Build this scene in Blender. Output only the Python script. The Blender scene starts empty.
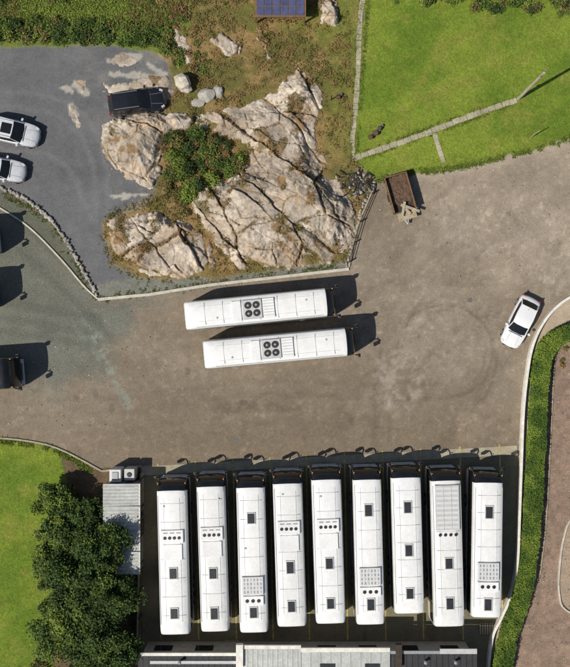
import bpy, math, numpy as np
from mathutils import Vector, Matrix
rng = np.random.default_rng(7)
S = 12.5; CX, CY = 285.0, 333.5; HC = 70.0
scene = bpy.context.scene
def W(u, v, z=0.0):
    k = (HC - z) / HC
    return np.array([(u-CX)/S*k, (CY-v)/S*k, z])
def lin(r, g, b, gain=1.0):
    o = []
    for c in (r, g, b):
        c /= 255.0
        o.append((c/12.92 if c <= 0.04045 else ((c+0.055)/1.055)**2.4)/gain)
    return np.array(o)
# ---------------------------------------------------------------- noise
def vnoise(X, Y, scale, seed):
    r = np.random.default_rng(seed).random((256, 256))
    x = X*scale+1000.3; y = Y*scale+1000.7
    xi = np.floor(x).astype(int); yi = np.floor(y).astype(int)
    fx = x-xi; fy = y-yi
    fx = fx*fx*(3-2*fx); fy = fy*fy*(3-2*fy)
    a = r[xi & 255, yi & 255]; b = r[(xi+1) & 255, yi & 255]
    c = r[xi & 255, (yi+1) & 255]; d = r[(xi+1) & 255, (yi+1) & 255]
    return (a*(1-fx)+b*fx)*(1-fy)+(c*(1-fx)+d*fx)*fy
def fbm(X, Y, scale, seed, oct=4, gain=0.5):
    t = 0; amp = 1; n = 0
    for i in range(oct):
        t = t+amp*vnoise(X, Y, scale*2**i, seed+i*17); n += amp; amp *= gain
    return t/n
def sst(a, b, x):
    t = np.clip((x-a)/(b-a), 0, 1); return t*t*(3-2*t)
def sdpoly(poly, U, V):
    inside = np.zeros(U.shape, bool); d = np.full(U.shape, 1e9)
    n = len(poly)
    for i in range(n):
        x1, y1 = poly[i]; x2, y2 = poly[(i+1) % n]
        ex, ey = x2-x1, y2-y1
        t = np.clip(((U-x1)*ex+(V-y1)*ey)/(ex*ex+ey*ey+1e-9), 0, 1)
        d = np.minimum(d, np.hypot(U-x1-t*ex, V-y1-t*ey))
        if y1 != y2:
            c = ((V < y1) != (V < y2)) & (U < (x2-x1)*(V-y1)/(y2-y1)+x1)
            inside ^= c
    return np.where(inside, d, -d)
def sdline(pts, U, V):
    d = np.full(U.shape, 1e9)
    for i in range(len(pts)-1):
        x1, y1 = pts[i]; x2, y2 = pts[i+1]
        ex, ey = x2-x1, y2-y1
        t = np.clip(((U-x1)*ex+(V-y1)*ey)/(ex*ex+ey*ey+1e-9), 0, 1)
        d = np.minimum(d, np.hypot(U-x1-t*ex, V-y1-t*ey))
    return d
def smooth(pts, step=4.0):
    pts = [np.array(p, float) for p in pts]
    P = [2*pts[0]-pts[1]]+pts+[2*pts[-1]-pts[-2]]
    out = []
    for i in range(1, len(P)-2):
        p0, p1, p2, p3 = P[i-1:i+3]
        n = max(1, int(np.linalg.norm(p2-p1)/step))
        for j in range(n):
            t = j/n
            out.append(0.5*((2*p1)+(-p0+p2)*t+(2*p0-5*p1+4*p2-p3)*t*t+(-p0+3*p1-3*p2+p3)*t**3))
    out.append(pts[-1]); return out
# ---------------------------------------------------------------- materials
def newmat(name):
    m = bpy.data.materials.new(name); m.use_nodes = True
    nt = m.node_tree; b = nt.nodes["Principled BSDF"]
    return m, nt, b
def mulnoise(nt, colsock, scale, amt, detail=5, rough=0.6, coord=None):
    n = nt.nodes.new("ShaderNodeTexNoise"); n.inputs["Scale"].default_value = scale
    n.inputs["Detail"].default_value = detail; n.inputs["Roughness"].default_value = rough
    nt.links.new(coord, n.inputs["Vector"])
    mr = nt.nodes.new("ShaderNodeMapRange")
    mr.inputs["From Min"].default_value = 0.28; mr.inputs["From Max"].default_value = 0.72
    mr.inputs["To Min"].default_value = 1-amt; mr.inputs["To Max"].default_value = 1+amt
    nt.links.new(n.outputs["Fac"], mr.inputs["Value"])
    vm = nt.nodes.new("ShaderNodeVectorMath"); vm.operation = 'SCALE'
    nt.links.new(colsock, vm.inputs[0]); nt.links.new(mr.outputs["Result"], vm.inputs["Scale"])
    return vm.outputs["Vector"], n.outputs["Fac"]
def mat(name, col, rough=0.6, metal=0.0, ns=4.0, na=0.12, bump=0.0, coat=0.0, ns2=None):
    m, nt, b = newmat(name)
    tc = nt.nodes.new("ShaderNodeTexCoord")
    rgb = nt.nodes.new("ShaderNodeRGB"); rgb.outputs[0].default_value = (*col, 1)
    c, f = mulnoise(nt, rgb.outputs[0], ns, na, coord=tc.outputs["Object"])
    if ns2: c, f = mulnoise(nt, c, ns2, na*0.8, coord=tc.outputs["Object"])
    nt.links.new(c, b.inputs["Base Color"])
    b.inputs["Roughness"].default_value = rough; b.inputs["Metallic"].default_value = metal
    if coat: b.inputs["Coat Weight"].default_value = coat
    if bump:
        bp = nt.nodes.new("ShaderNodeBump"); bp.inputs["Distance"].default_value = bump
        nt.links.new(f, bp.inputs["Height"]); nt.links.new(bp.outputs[0], b.inputs["Normal"])
    return m
def attrmat(name, s1=2.5, a1=0.12, s2=20, a2=0.25, bump=0.01, rough=0.9, s3=None, a3=0.1, transl=0.0):
    m, nt, b = newmat(name)
    tc = nt.nodes.new("ShaderNodeTexCoord")
    at = nt.nodes.new("ShaderNodeAttribute"); at.attribute_name = "Col"
    c, f = mulnoise(nt, at.outputs["Color"], s1, a1, 6, 0.65, tc.outputs["Object"])
    c, f2 = mulnoise(nt, c, s2, a2, 3, 0.7, tc.outputs["Object"])
    if s3: c, f3 = mulnoise(nt, c, s3, a3, 3, 0.7, tc.outputs["Object"])
    nt.links.new(c, b.inputs["Base Color"]); b.inputs["Roughness"].default_value = rough
    b.inputs["Specular IOR Level"].default_value = 0.25
    if bump:
        bp = nt.nodes.new("ShaderNodeBump"); bp.inputs["Distance"].default_value = bump
        nt.links.new(f2, bp.inputs["Height"]); nt.links.new(bp.outputs[0], b.inputs["Normal"])
    return m
M_tar = attrmat("worn_asphalt", 1.6, 0.14, 13, 0.30, 0.02, 0.9, 5.0, 0.12)
M_grav = attrmat("gravel", 2.5, 0.12, 12, 0.42, 0.03, 0.95, 5.5, .14)
M_grass = attrmat("grass", 3.0, 0.16, 11, 0.42, 0.06, 0.95, 5.0, .16)
M_rock = attrmat("rock", 1.5, 0.16, 9, 0.22, 0.05, 0.85)
M_leaf = attrmat("leaf", 3, 0.1, 12, 0.1, 0, 0.7)
M_scrub = attrmat("scrub_ground", 2.2, 0.25, 10, 0.4, 0.08, 0.95)
M_white = mat("white_paint", (0.79, 0.785, 0.765), 0.38, ns=0.7, na=0.08, coat=0.15, ns2=5)
M_whiteb = mat("aged_white_paint", (0.74, 0.735, 0.71), 0.42, ns=0.6, na=0.09, coat=0.1, ns2=4)
M_white2 = mat("offwhite_panel", (0.62, 0.62, 0.60), 0.5, ns=3, na=0.06)
M_seam = mat("panel_seam", (0.45, 0.45, 0.44), 0.6)
M_glass = mat("dark_glass", (0.012, 0.013, 0.015), 0.12, ns=2, na=0.2)
M_hatch = mat("hatch_glass", (0.03, 0.032, 0.035), 0.35, ns=3, na=0.3)
M_black = mat("black_plastic", (0.02, 0.02, 0.02), 0.5)
M_rubber = mat("rubber", (0.025, 0.025, 0.025), 0.9)
M_grey = mat("grey_metal", (0.32, 0.33, 0.34), 0.45, 0.2, ns=5, na=0.12)
M_lgrey = mat("light_grey_plastic", (0.5, 0.5, 0.49), 0.5)
M_orange = mat("amber_lens", (0.7, 0.22, 0.03), 0.3)
M_redl = mat("red_lens", (0.35, 0.02, 0.02), 0.3)
M_lamp = mat("lamp_lens", (0.6, 0.6, 0.6), 0.15)
M_carblack = mat("black_car_paint", (0.012, 0.013, 0.016), 0.2, ns=3, na=0.1, coat=1.0)
M_silver = mat("silver_car_paint", (0.66, 0.67, 0.69), 0.32, 0.15, coat=0.5)
M_carwhite = mat("white_car_paint", (0.78, 0.78, 0.78), 0.3, ns=2, na=.03, coat=0.6)
M_conc = mat("concrete", lin(190, 183, 168), 0.9, ns=2, na=0.2, ns2=11, bump=0.01)
M_conc2 = mat("old_concrete", lin(158, 150, 128), 0.9, ns=1.5, na=0.25, ns2=10, bump=0.01)
M_wallw = mat("white_render", lin(222, 218, 206), 0.8, ns=2.0, na=0.18, ns2=9)
M_yel = mat("worn_yellow_paint", lin(178, 160, 92), 0.8, ns=3, na=0.4, ns2=12)
M_stone = mat("wall_stone", lin(160, 155, 145), 0.9, ns=1.3, na=0.35, ns2=9, bump=0.02)
M_pale = mat("pale_boulder", lin(190, 182, 165), 0.9, ns=1.3, na=0.3, ns2=7, bump=0.03)
M_wood = mat("weathered_wood", lin(165, 150, 125), 0.85, ns=3, na=0.3)
M_wood2 = mat("brown_wood", lin(120, 90, 64), 0.85, ns=3, na=0.3)
M_dwood = mat("dark_wood", lin(62, 52, 42), 0.85, ns=3, na=0.3)
M_soil = mat("soil", lin(96, 76, 60), 0.95, ns=3, na=0.35, ns2=12, bump=0.04)
M_blue = mat("blue_panel", lin(74, 80, 112), 0.5, ns=1.5, na=0.35)
M_slate = mat("dark_roof_sheet", lin(50, 50, 52), 0.7, ns=1.2, na=0.3, ns2=8)
M_tin = mat("galvanised_roof", lin(178, 180, 174), 0.55, 0.1, ns=0.9, na=0.2, ns2=5)
M_brick = mat("rendered_wall", lin(170, 165, 155), 0.9, ns=2, na=0.2)
M_bark = mat("bark", (0.09, 0.07, 0.05), 0.9, ns=5, na=0.4)
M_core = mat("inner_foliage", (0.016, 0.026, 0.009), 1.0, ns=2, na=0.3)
M_manh = mat("cast_iron", (0.13, 0.12, 0.11), 0.7)
# ---------------------------------------------------------------- mesh builder
class MB:
    def __init__(s): s.v = []; s.f = []; s.m = []; s.mats = []
    def mi(s, m):
        if m not in s.mats: s.mats.append(m)
        return s.mats.index(m)
    def add(s, vs, fs, m, M=None):
        o = len(s.v)
        for p in vs:
            p = Vector(p)
            if M is not None: p = M @ p
            s.v.append(tuple(p))
        ms = m if isinstance(m, list) else [m]*len(fs)
        for f, mm in zip(fs, ms):
            s.f.append([i+o for i in f]); s.m.append(s.mi(mm))
    def box(s, c, d, m, rz=0.0, M=None, rx=0, ry=0, taper=1.0):
        x, y, z = d[0]/2, d[1]/2, d[2]/2
        t = taper
        vs = [(-x, -y, -z), (x, -y, -z), (x, y, -z), (-x, y, -z), (-x*t, -y*t, z), (x*t, -y*t, z), (x*t, y*t, z), (-x*t, y*t, z)]
        R = Matrix.Translation(Vector(c)) @ Matrix.Rotation(rz, 4, 'Z') @ Matrix.Rotation(ry, 4, 'Y') @ Matrix.Rotation(rx, 4, 'X')
        if M is not None: R = M @ R
        s.add(vs, [(0, 3, 2, 1), (4, 5, 6, 7), (0, 1, 5, 4), (1, 2, 6, 5), (2, 3, 7, 6), (3, 0, 4, 7)], m, R)
    def cyl(s, a, b, r1, r2, m, n=12):
        a = Vector(a); b = Vector(b); d = (b-a)
        q = d.to_track_quat('Z', 'Y').to_matrix()
        vs = []
        for p, r in ((a, r1), (b, r2)):
            for i in range(n):
                t = 2*math.pi*i/n
                vs.append(p+q @ Vector((math.cos(t)*r, math.sin(t)*r, 0)))
        fs = [(i, (i+1) % n, n+(i+1) % n, n+i) for i in range(n)]
        fs += [tuple(range(n-1, -1, -1)), tuple(range(n, 2*n))]
        s.add(vs, fs, m)
    def obj(s, name, parent=None, bevel=0.0, smoothsh=False, segs=2):
        me = bpy.data.meshes.new(name)
        me.from_pydata(s.v, [], s.f)
        for m in s.mats: me.materials.append(m)
        me.polygons.foreach_set("material_index", s.m)
        if smoothsh: me.polygons.foreach_set("use_smooth", [True]*len(s.f))
        me.update()
        o = bpy.data.objects.new(name, me); scene.collection.objects.link(o)
        if parent: o.parent = parent
        if bevel:
            b = o.modifiers.new("bev", 'BEVEL'); b.width = bevel; b.segments = segs
            b.limit_method = 'ANGLE'; b.angle_limit = math.radians(35)
        if smoothsh:
            try:
                me.set_sharp_from_angle(angle=math.radians(38))
            except Exception: pass
        return o
def empty(name, loc=(0, 0, 0), rz=0.0):
    o = bpy.data.objects.new(name, None); o.empty_display_size = 0.3
    o.location = loc; o.rotation_euler = (0, 0, rz); scene.collection.objects.link(o); return o
def npmesh(name, verts, quads, mats, cols=None, parent=None, smoothsh=False):
    me = bpy.data.meshes.new(name)
    me.vertices.add(len(verts)); me.vertices.foreach_set("co", verts.astype(np.float32).ravel())
    nf = len(quads)
    me.loops.add(nf*4); me.loops.foreach_set("vertex_index", quads.astype(np.int32).ravel())
    me.polygons.add(nf); me.polygons.foreach_set("loop_start", np.arange(nf, dtype=np.int32)*4)
    me.polygons.foreach_set("loop_total", np.full(nf, 4, np.int32))
    if smoothsh: me.polygons.foreach_set("use_smooth", np.ones(nf, bool))
    for m in mats: me.materials.append(m)
    if cols is not None:
        ca = me.color_attributes.new("Col", 'FLOAT_COLOR', 'POINT')
        c4 = np.ones((len(verts), 4), np.float32); c4[:, :3] = cols
        ca.data.foreach_set("color", c4.ravel())
    me.update(calc_edges=True); me.validate()
    o = bpy.data.objects.new(name, me); scene.collection.objects.link(o)
    if parent: o.parent = parent
    return o
def leaves(name, pts, size, cols, parent=None, up=0.6, aspect=1.7):
    n = len(pts)
    nrm = rng.normal(size=(n, 3)); nrm[:, 2] = np.abs(nrm[:, 2])+up
    nrm /= np.linalg.norm(nrm, axis=1)[:, None]
    a = np.cross(nrm, rng.normal(size=(n, 3))); a /= np.linalg.norm(a, axis=1)[:, None]+1e-9
    b = np.cross(nrm, a)
    sz = size*rng.uniform(0.6, 1.4, (n, 1))
    V = np.stack([pts-a*sz*aspect/2, pts+b*sz/2+nrm*sz*0.12, pts+a*sz*aspect/2, pts-b*sz/2+nrm*sz*0.12], 1).reshape(-1, 3)
    Q = np.arange(4*n).reshape(n, 4)
    return npmesh(name, V, Q, [M_leaf], np.repeat(cols, 4, 0), parent)
def ribbon(name, pts, w, z0, z1, m, parent=None, bevel=0.02, step=4, sm=True, w2=None):
    P = [W(*p)[:2] for p in (smooth(pts, step) if sm else pts)]
    vs = []; fs = []
    n = len(P)
    for i in range(n):
        t = P[min(i+1, n-1)]-P[max(i-1, 0)]; t = t/np.linalg.norm(t); nn = np.array([-t[1], t[0]])
        a = P[i]+nn*w/2; b = P[i]-nn*w/2
        vs += [(a[0], a[1], z0), (a[0], a[1], z1), (b[0], b[1], z1), (b[0], b[1], z0)]
    for i in range(n-1):
        o = i*4
        for k in range(3): fs.append((o+k, o+k+1, o+k+5, o+k+4))
    fs.append((3, 2, 1, 0)); o = (n-1)*4; fs.append((o, o+1, o+2, o+3))
    b = MB(); b.add(vs, fs, m); return b.obj(name, parent, bevel)

# ================================================================= GROUND
NX, NY = 680, 760; ST = 0.1
gx = (np.arange(NX)-NX/2+0.5)*ST; gy = (np.arange(NY)-NY/2+0.5)*ST
X, Y = np.meshgrid(gx, gy); U = CX+X*S; V = CY-Y*S
n_lo = fbm(X, Y, 0.12, 1, 4); n_md = fbm(X, Y, 0.5, 2, 5, 0.6); n_hi = fbm(X, Y, 2.5, 3, 3, 0.6)
edge = (fbm(X, Y, 0.8, 4, 4, 0.6)-0.5)
col = np.zeros(X.shape+(3,)); zone = np.zeros(X.shape, int)
def mix(c, m):
    global col
    m = m[..., None]; col = col*(1-m)+c*m
def L(*a): return lin(*a)
# yard
w = sst(0, 1, 0.25+0.55*sst(300, 560, U)*sst(470, 200, V)+0.9*(n_lo-0.5)+0.6*(n_md-0.5))
col = L(123, 111, 95)*(1-w[..., None])+L(158, 144, 127)*w[..., None]
mix(L(118, 104, 86), 0.5*sst(380, 440, V)*sst(0.3, 0.7, n_md+0.1))
col *= (1+0.22*(fbm(X, Y, 1.1, 6, 5, .65)-.5))[..., None]
# sweeping wear in the turning direction
R = np.hypot(U-700, V-560); TH = np.arctan2(V-560, U-700)
sw = fbm(R/9.0, TH*4.0, 0.6, 9, 4, 0.6)
col *= (1+0.34*(sw-0.5)*sst(300, 420, U))[..., None]
R2 = np.hypot(U-120, V+700); TH2 = np.arctan2(V+700, U-120)
sw = fbm(R2/8.0, TH2*14.0, 0.6, 19, 4, 0.6)
col *= (1+0.30*(sw-0.5)*sst(420, 300, U))[..., None]
# tyre arcs
for (cx, cy, r, a0, a1, wd, am) in [(445, 352, 47, -2.9, 1.9, 1.8, -.24), (445, 352, 41, -2.2, 1.4, 1.3, -.17), (436, 360, 60, -1.4, 1.3, 2.0, -.2),
                              (440, 352, 52, 0.1, 2.7, 1.6, .16), (430, 350, 30, -2, 2, 1.4, -.12), (520, 440, 150, -2.8, -1.6, 2.4, -.16), (520, 440, 164, -2.9, -1.5, 2.4, -.13),
                              (460, 620, 330, -2.4, -1.3, 2.6, .12), (460, 620, 345, -2.4, -1.3, 2.6, -.12), (600, 400, 190, -3.1, -2.0, 2, -.12), (600, 400, 205, -3.1, -2.0, 2, -.12)]:
    r_ = np.hypot(U-cx, V-cy); t_ = np.arctan2(V-cy, U-cx)
    k = np.exp(-((r_-r-6*edge)/wd)**2)*sst(a0, a0+.5, t_)*sst(a1, a1-.5, t_)*sst(0.3, 0.6, n_md+0.1)
    col *= (1+am*k)[..., None]
for pts, am in [([(575, 195), (500, 215), (430, 260), (385, 330), (372, 440)], -.12), ([(575, 215), (510, 233), (446, 275), (402, 338), (390, 440)], -.12),
            ([(575, 240), (500, 290), (470, 350), (460, 440)], .1), ([(-10, 418), (120, 412), (260, 395), (420, 400), (510, 380)], -.1), ([(-10, 404), (120, 398), (260, 381), (420, 385), (512, 362)], -.1),
            ([(60, 430), (200, 425), (350, 380), (420, 300), (500, 200)], .09), ([(240, 450), (255, 400), (300, 375), (400, 370)], -.1)]:
    d = sdline(smooth(pts, 10), U+6*edge, V+6*edge)
    col *= (1+am*sst(4.5, .5, d)*sst(.35, .6, n_md+.05))[..., None]
# pale scuffs / stains
for (cx, cy, sx, sy, c, a) in [(398, 385, 22, 34, (170, 161, 149), .5), (412, 322, 16, 8, (170, 160, 146), .45), (455, 330, 50, 45, (156, 146, 132), .35), (250, 408, 42, 7, (96, 84, 70), .6),
                               (285, 400, 25, 10, (100, 88, 74), .5), (320, 420, 60, 12, (106, 94, 80), .5), (165, 395, 60, 30, (112, 101, 86), .45), (480, 420, 40, 20, (146, 131, 114), .4),
                               (500, 230, 70, 30, (166, 153, 138), .5), (385, 300, 40, 60, (146, 134, 120), .3), (60, 410, 60, 20, (132, 122, 106), .5), (200, 345, 40, 14, (110, 98, 84), .4), (560, 250, 30, 60, (170, 158, 142), .45), (470, 395, 26, 10, (112, 101, 88), .35)]:
    d = ((U-cx)/sx)**2+((V-cy)/sy)**2
    mix(L(*c), a*sst(1.6, 0.2, d+3.0*edge)*sst(0.35, 0.62, n_hi*0.5+n_md*0.5))
for i in range(170):
    cx, cy = rng.uniform(20, 550), rng.uniform(180, 448); r = rng.uniform(.8, 3.8)
    d = np.hypot((U-cx), (V-cy)*rng.uniform(.6, 1.5)); a = rng.choice([-.22, -.14, .14, .22])
    col *= (1+a*sst(r, r*0.4, d+8*edge))[..., None]
pk = sst(.70, .80, fbm(X, Y, 3.2, 88, 2)); col *= (1+.22*pk)[..., None]
# cracks/patched seams in yard
for pts in [[(130, 440), (240, 430), (330, 436), (420, 428), (515, 430)], [(352, 275), (372, 330), (380, 400), (375, 445)], [(430, 180), (470, 240), (540, 270)]]:
    d = sdline(pts, U+25*edge, V+25*(n_hi-.5))
    col *= (1-0.18*sst(1.3, 0.3, d)*sst(.35, .6, n_md))[..., None]
# left gravel
m = sst(-18, 18, sdpoly([(-200, 180), (0, 180), (60, 250), (98, 296), (150, 298), (120, 330), (112, 372), (60, 392), (-10, 385), (-200, 400)], U, V)+30*edge+34*(n_md-.5)+16*(n_hi-.5))
mix(L(108, 110, 100)*(0.8+0.4*n_md[..., None]), 0.9*m); zone[m > .5] = 1
for (x1, y1, x2, y2, ww) in [(84, 318, 128, 408, 3), (92, 330, 134, 412, 1.6), (70, 320, 118, 385, 2), (104, 345, 136, 414, 1.5), (98, 335, 122, 395, 5)]:
    mix(L(138, 144, 132), .45*sst(ww*2.0, ww*.1, sdline([(x1, y1), (x2, y2)], U, V)+7*edge)*sst(.33, .66, n_hi))
for (x1, y1, x2, y2, ww) in [(0, 330, 90, 345, 3), (0, 300, 100, 320, 3), (0, 318, 90, 332, 3), (20, 250, 110, 335, 3)]:
    mix(L(84, 86, 78), .4*sst(ww*2.5, ww*.3, sdline([(x1, y1), (x2, y2)], U, V)+8*edge))
# upper-left car park
m = sst(-2, 2, sdpoly([(-300, 44), (120, 44), (152, 50), (168, 62), (172, 90), (165, 130), (160, 190), (115, 215), (118, 255), (140, 278), (100, 292), (88, 276), (62, 236), (45, 215), (20, 196), (-300, 188)], U, V)+9*edge)
mix(L(104, 104, 105)*(0.78+0.44*n_md[..., None]), m); zone[m > .5] = 2
m2 = m*sst(60, 20, sdline([(130, 60), (160, 190)], U, V))
mix(L(134, 130, 122), .45*m2*sst(.4, .6, n_md))
mix(L(80, 80, 82), .5*m*sst(34, 5, np.abs(V-160)+40*edge)*sst(.4, .6, n_md))
for pts in [[(-20, 90), (60, 100), (100, 140), (110, 215)], [(-20, 104), (52, 114), (88, 150), (97, 222)], [(-10, 150), (60, 160), (92, 220)]]:
    mix(L(126, 125, 124), .28*m*sst(4.5, .5, sdline(smooth(pts, 8), U+7*edge, V+7*edge)))
# pale exposed rock and mortar patches in the car park
for (x1, y1, x2, y2, ww) in [(108, 60, 140, 56, 5), (112, 74, 160, 78, 4), (76, 84, 86, 94, 5), (70, 106, 80, 130, 4), (104, 92, 120, 88, 3), (150, 66, 164, 74, 4), (110, 196, 150, 194, 2.5), (64, 88, 72, 92, 2)]:
    mix(L(178, 172, 160), .75*m*sst(ww, ww*.4, sdline([(x1, y1), (x2, y2)], U, V)+11*edge+6*(n_hi-.5)))
m = sst(-3, 3, sdpoly([(-100, 192), (0, 192), (45, 217), (70, 250), (90, 284), (98, 298), (60, 262), (0, 208), (-100, 190)], U, V)); mix(L(92, 96, 82), .8*m)
# strip gravel between rock and kerb
m = sst(-2, 2, sdpoly([(95, 285), (140, 275), (210, 276), (345, 258), (352, 268), (150, 296), (98, 300)], U, V)+5*edge); mix(L(120, 120, 110)*(0.8+0.4*n_hi[..., None]), m); zone[m > .5] = 1
# scrub around the outcrop
SCR = [(120, -80), (366, -80), (364, 0), (353, 150), (374, 184), (356, 222), (347, 262), (215, 278), (140, 280), (112, 262), (104, 225), (150, 205), (158, 190), (160, 130), (168, 105), (176, 88), (168, 62), (150, 48), (120, 44)]
m = sst(-3, 3, sdpoly(SCR, U, V)+12*edge)
sc = fbm(X, Y, 0.45, 31, 5, 0.6)
cs = L(108, 102, 56)*(1-sst(.38, .56, sc)[..., None])+L(144, 120, 78)*sst(.38, .56, sc)[..., None]
gm = sst(50, 25, V+20*edge)*sst(.62, .45, sc)*sst(210, 330, U+60*(n_md-.5))
cs = cs*(1-.7*gm[..., None])+L(114, 122, 50)*.7*gm[..., None]
gm = sst(318, 334, U+8*edge)*sst(170, 140, V); cs = cs*(1-.6*gm[..., None])+L(112, 118, 52)*.6*gm[..., None]
m_ = m[..., None]; col = col*(1-m_)+cs*m_; zone[m > .5] = 4
# grass top left
m = sst(-2, 2, sdpoly([(-300, -300), (150, -300), (200, -60), (190, 25), (172, 56), (120, 47), (-300, 45)], U, V)+8*edge)
gcol = L(100, 118, 46)*(1-n_md[..., None]*.5)+L(128, 126, 62)*n_md[..., None]*.5
m_ = m[..., None]; col = col*(1-m_)+gcol*m_; zone[m > .5] = 3
# lawn right
m = sst(-1.2, 1.2, sdpoly([(366, -300), (1000, -300), (1000, 60), (640, 108), (570, 137), (540, 148), (500, 158), (450, 169), (415, 172), (400, 172), (375, 181), (354, 163), (352, 150), (364, 0)], U, V)+6*edge)
g1 = fbm(X, Y, 0.25, 41, 5, 0.62)
lawn = L(97, 119, 37)*(1-sst(.3, .7, g1)[..., None])+L(121, 136, 48)*sst(.3, .7, g1)[..., None]
stripe = 0.5+0.5*np.sin((U*0.42+V*0.91)/3.4+2*edge)
lawn = lawn*(1+0.08*(stripe[..., None]-.5))*(1+.25*(fbm(X, Y, 1.6, 47, 4, .6)[..., None]-.5))
dry = sst(.5, .75, fbm(X, Y, 0.7, 43, 4, .6))[..., None]*.42
lawn = lawn*(1-dry)+L(140, 137, 64)*dry
m_ = m[..., None]; col = col*(1-m_)+lawn*m_; zone[m > .5] = 5
eb = m*sst(9, 0, np.abs(sdpoly([(360, -300), (1000, -300), (1000, 60), (640, 108), (570, 137), (540, 148), (500, 158), (450, 169), (415, 172), (400, 172), (375, 181), (354, 163)], U, V))+9*edge)
mix(L(98, 112, 42), .5*eb)
# verge (dry band) outside lawn
v = sst(8, 0, sdline([(415, 176), (450, 172), (500, 161), (540, 151), (570, 140), (640, 111)], U, V)+9*edge)*(1-m); mix(L(168, 156, 138), .6*v)
# lawn bottom-left
BL = [(-300, 438), (0, 440), (40, 444), (60, 450), (74, 480), (60, 560), (50, 800), (-300, 800)]
m = sst(-1.5, 1.5, sdpoly(BL, U, V)+5*edge)
m_ = m[..., None]; col = col*(1-m_)+lawn*m_*.98; zone[m > .5] = 5
m = sst(-2, 2, sdpoly([(58, 450), (100, 468), (146, 470), (143, 800), (45, 800), (62, 560), (70, 490)], U, V)+6*edge); mix(L(104, 88, 68)*(0.7+0.6*n_hi[..., None]), m); zone[m > .5] = 6
# bus bays
m = sst(-1, 1, sdpoly([(143, 472), (517, 455), (516, 560), (505, 608), (492, 640), (490, 800), (140, 800)], U, V)+2*edge)
bay = L(118, 112, 90)*(0.78+0.44*n_md[..., None]); mix2 = m[..., None]; col = col*(1-mix2)+bay*mix2; zone[m > .5] = 0
for i in range(40):
    cx, cy = rng.uniform(145, 510), rng.uniform(480, 645); d = np.hypot(U-cx, (V-cy)*.5)
    col *= (1-0.2*m*sst(rng.uniform(3, 8), 1, d+8*edge))[..., None]
# right garden bed
BED = [(700, 318), (575, 325), (556, 338), (549, 365), (546, 430), (541, 520), (534, 575), (522, 630), (505, 680), (490, 800), (700, 800)]
m = sst(-1, 1, sdpoly(BED, U, V)); mix(L(140, 119, 103)*(0.65+0.7*n_hi[..., None])*(.85+.3*n_md[..., None]), m); zone[m > .5] = 1
m = sst(-1, 1, sdpoly([(600, 515), (570, 518), (561, 545), (557, 580), (560, 600), (575, 618), (640, 625)], U, V)); mix(L(160, 142, 122)*(0.85+0.3*n_hi[..., None]), m)
m = sst(-1, 1, sdpoly([(530, 345), (545, 318), (575, 290), (700, 240), (700, 330), (575, 330), (552, 340), (545, 365), (541, 440), (537, 520), (528, 575), (514, 630), (500, 680), (492, 680), (492, 640), (508, 606), (517, 560), (519, 460), (523, 390)], U, V)); mix(L(172, 156, 136)*(0.85+0.3*n_hi[..., None]), m); zone[m > .5] = 7
Zg = np.zeros(X.shape)
gr = (zone == 3) | (zone == 5)
Zg += gr*(0.02+0.05*n_md)+(zone == 4)*(0.02+0.25*np.clip(n_md-.4, 0, 1))
Zg += (zone == 1)*0.015*n_hi
verts = np.stack([X.ravel(), Y.ravel(), Zg.ravel()], 1); idx = np.arange(NX*NY).reshape(NY, NX)
q = np.stack([idx[:-1, :-1], idx[:-1, 1:], idx[1:, 1:], idx[1:, :-1]], -1)
zq = zone[:-1, :-1]
gname = {0: ("asphalt_yard", M_tar), 1: ("gravel_surface", M_grav), 2: ("car_park_asphalt", M_tar), 3: ("rough_grass", M_grass), 4: ("scrub_ground", M_scrub), 5: ("lawn", M_grass), 6: ("soil_ground", M_scrub), 7: ("pavement", M_tar)}
cf = col.reshape(-1, 3)
for z, (nm, mm) in gname.items():
    qq = q[zq == z]
    if len(qq) == 0: continue
    u, inv = np.unique(qq, return_inverse=True)
    npmesh(nm, verts[u], inv.reshape(-1, 4), [mm], cf[u], smoothsh=True)
b = MB(); Rr = 900
b.add([(-Rr, -Rr, -.03), (Rr, -Rr, -.03), (Rr, Rr, -.03), (-Rr, Rr, -.03)], [(0, 1, 2, 3)], mat("countryside_grass", (0.09, 0.13, 0.03), 0.95, ns=0.05, na=0.4, ns2=2))
b.obj("ground")

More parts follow.
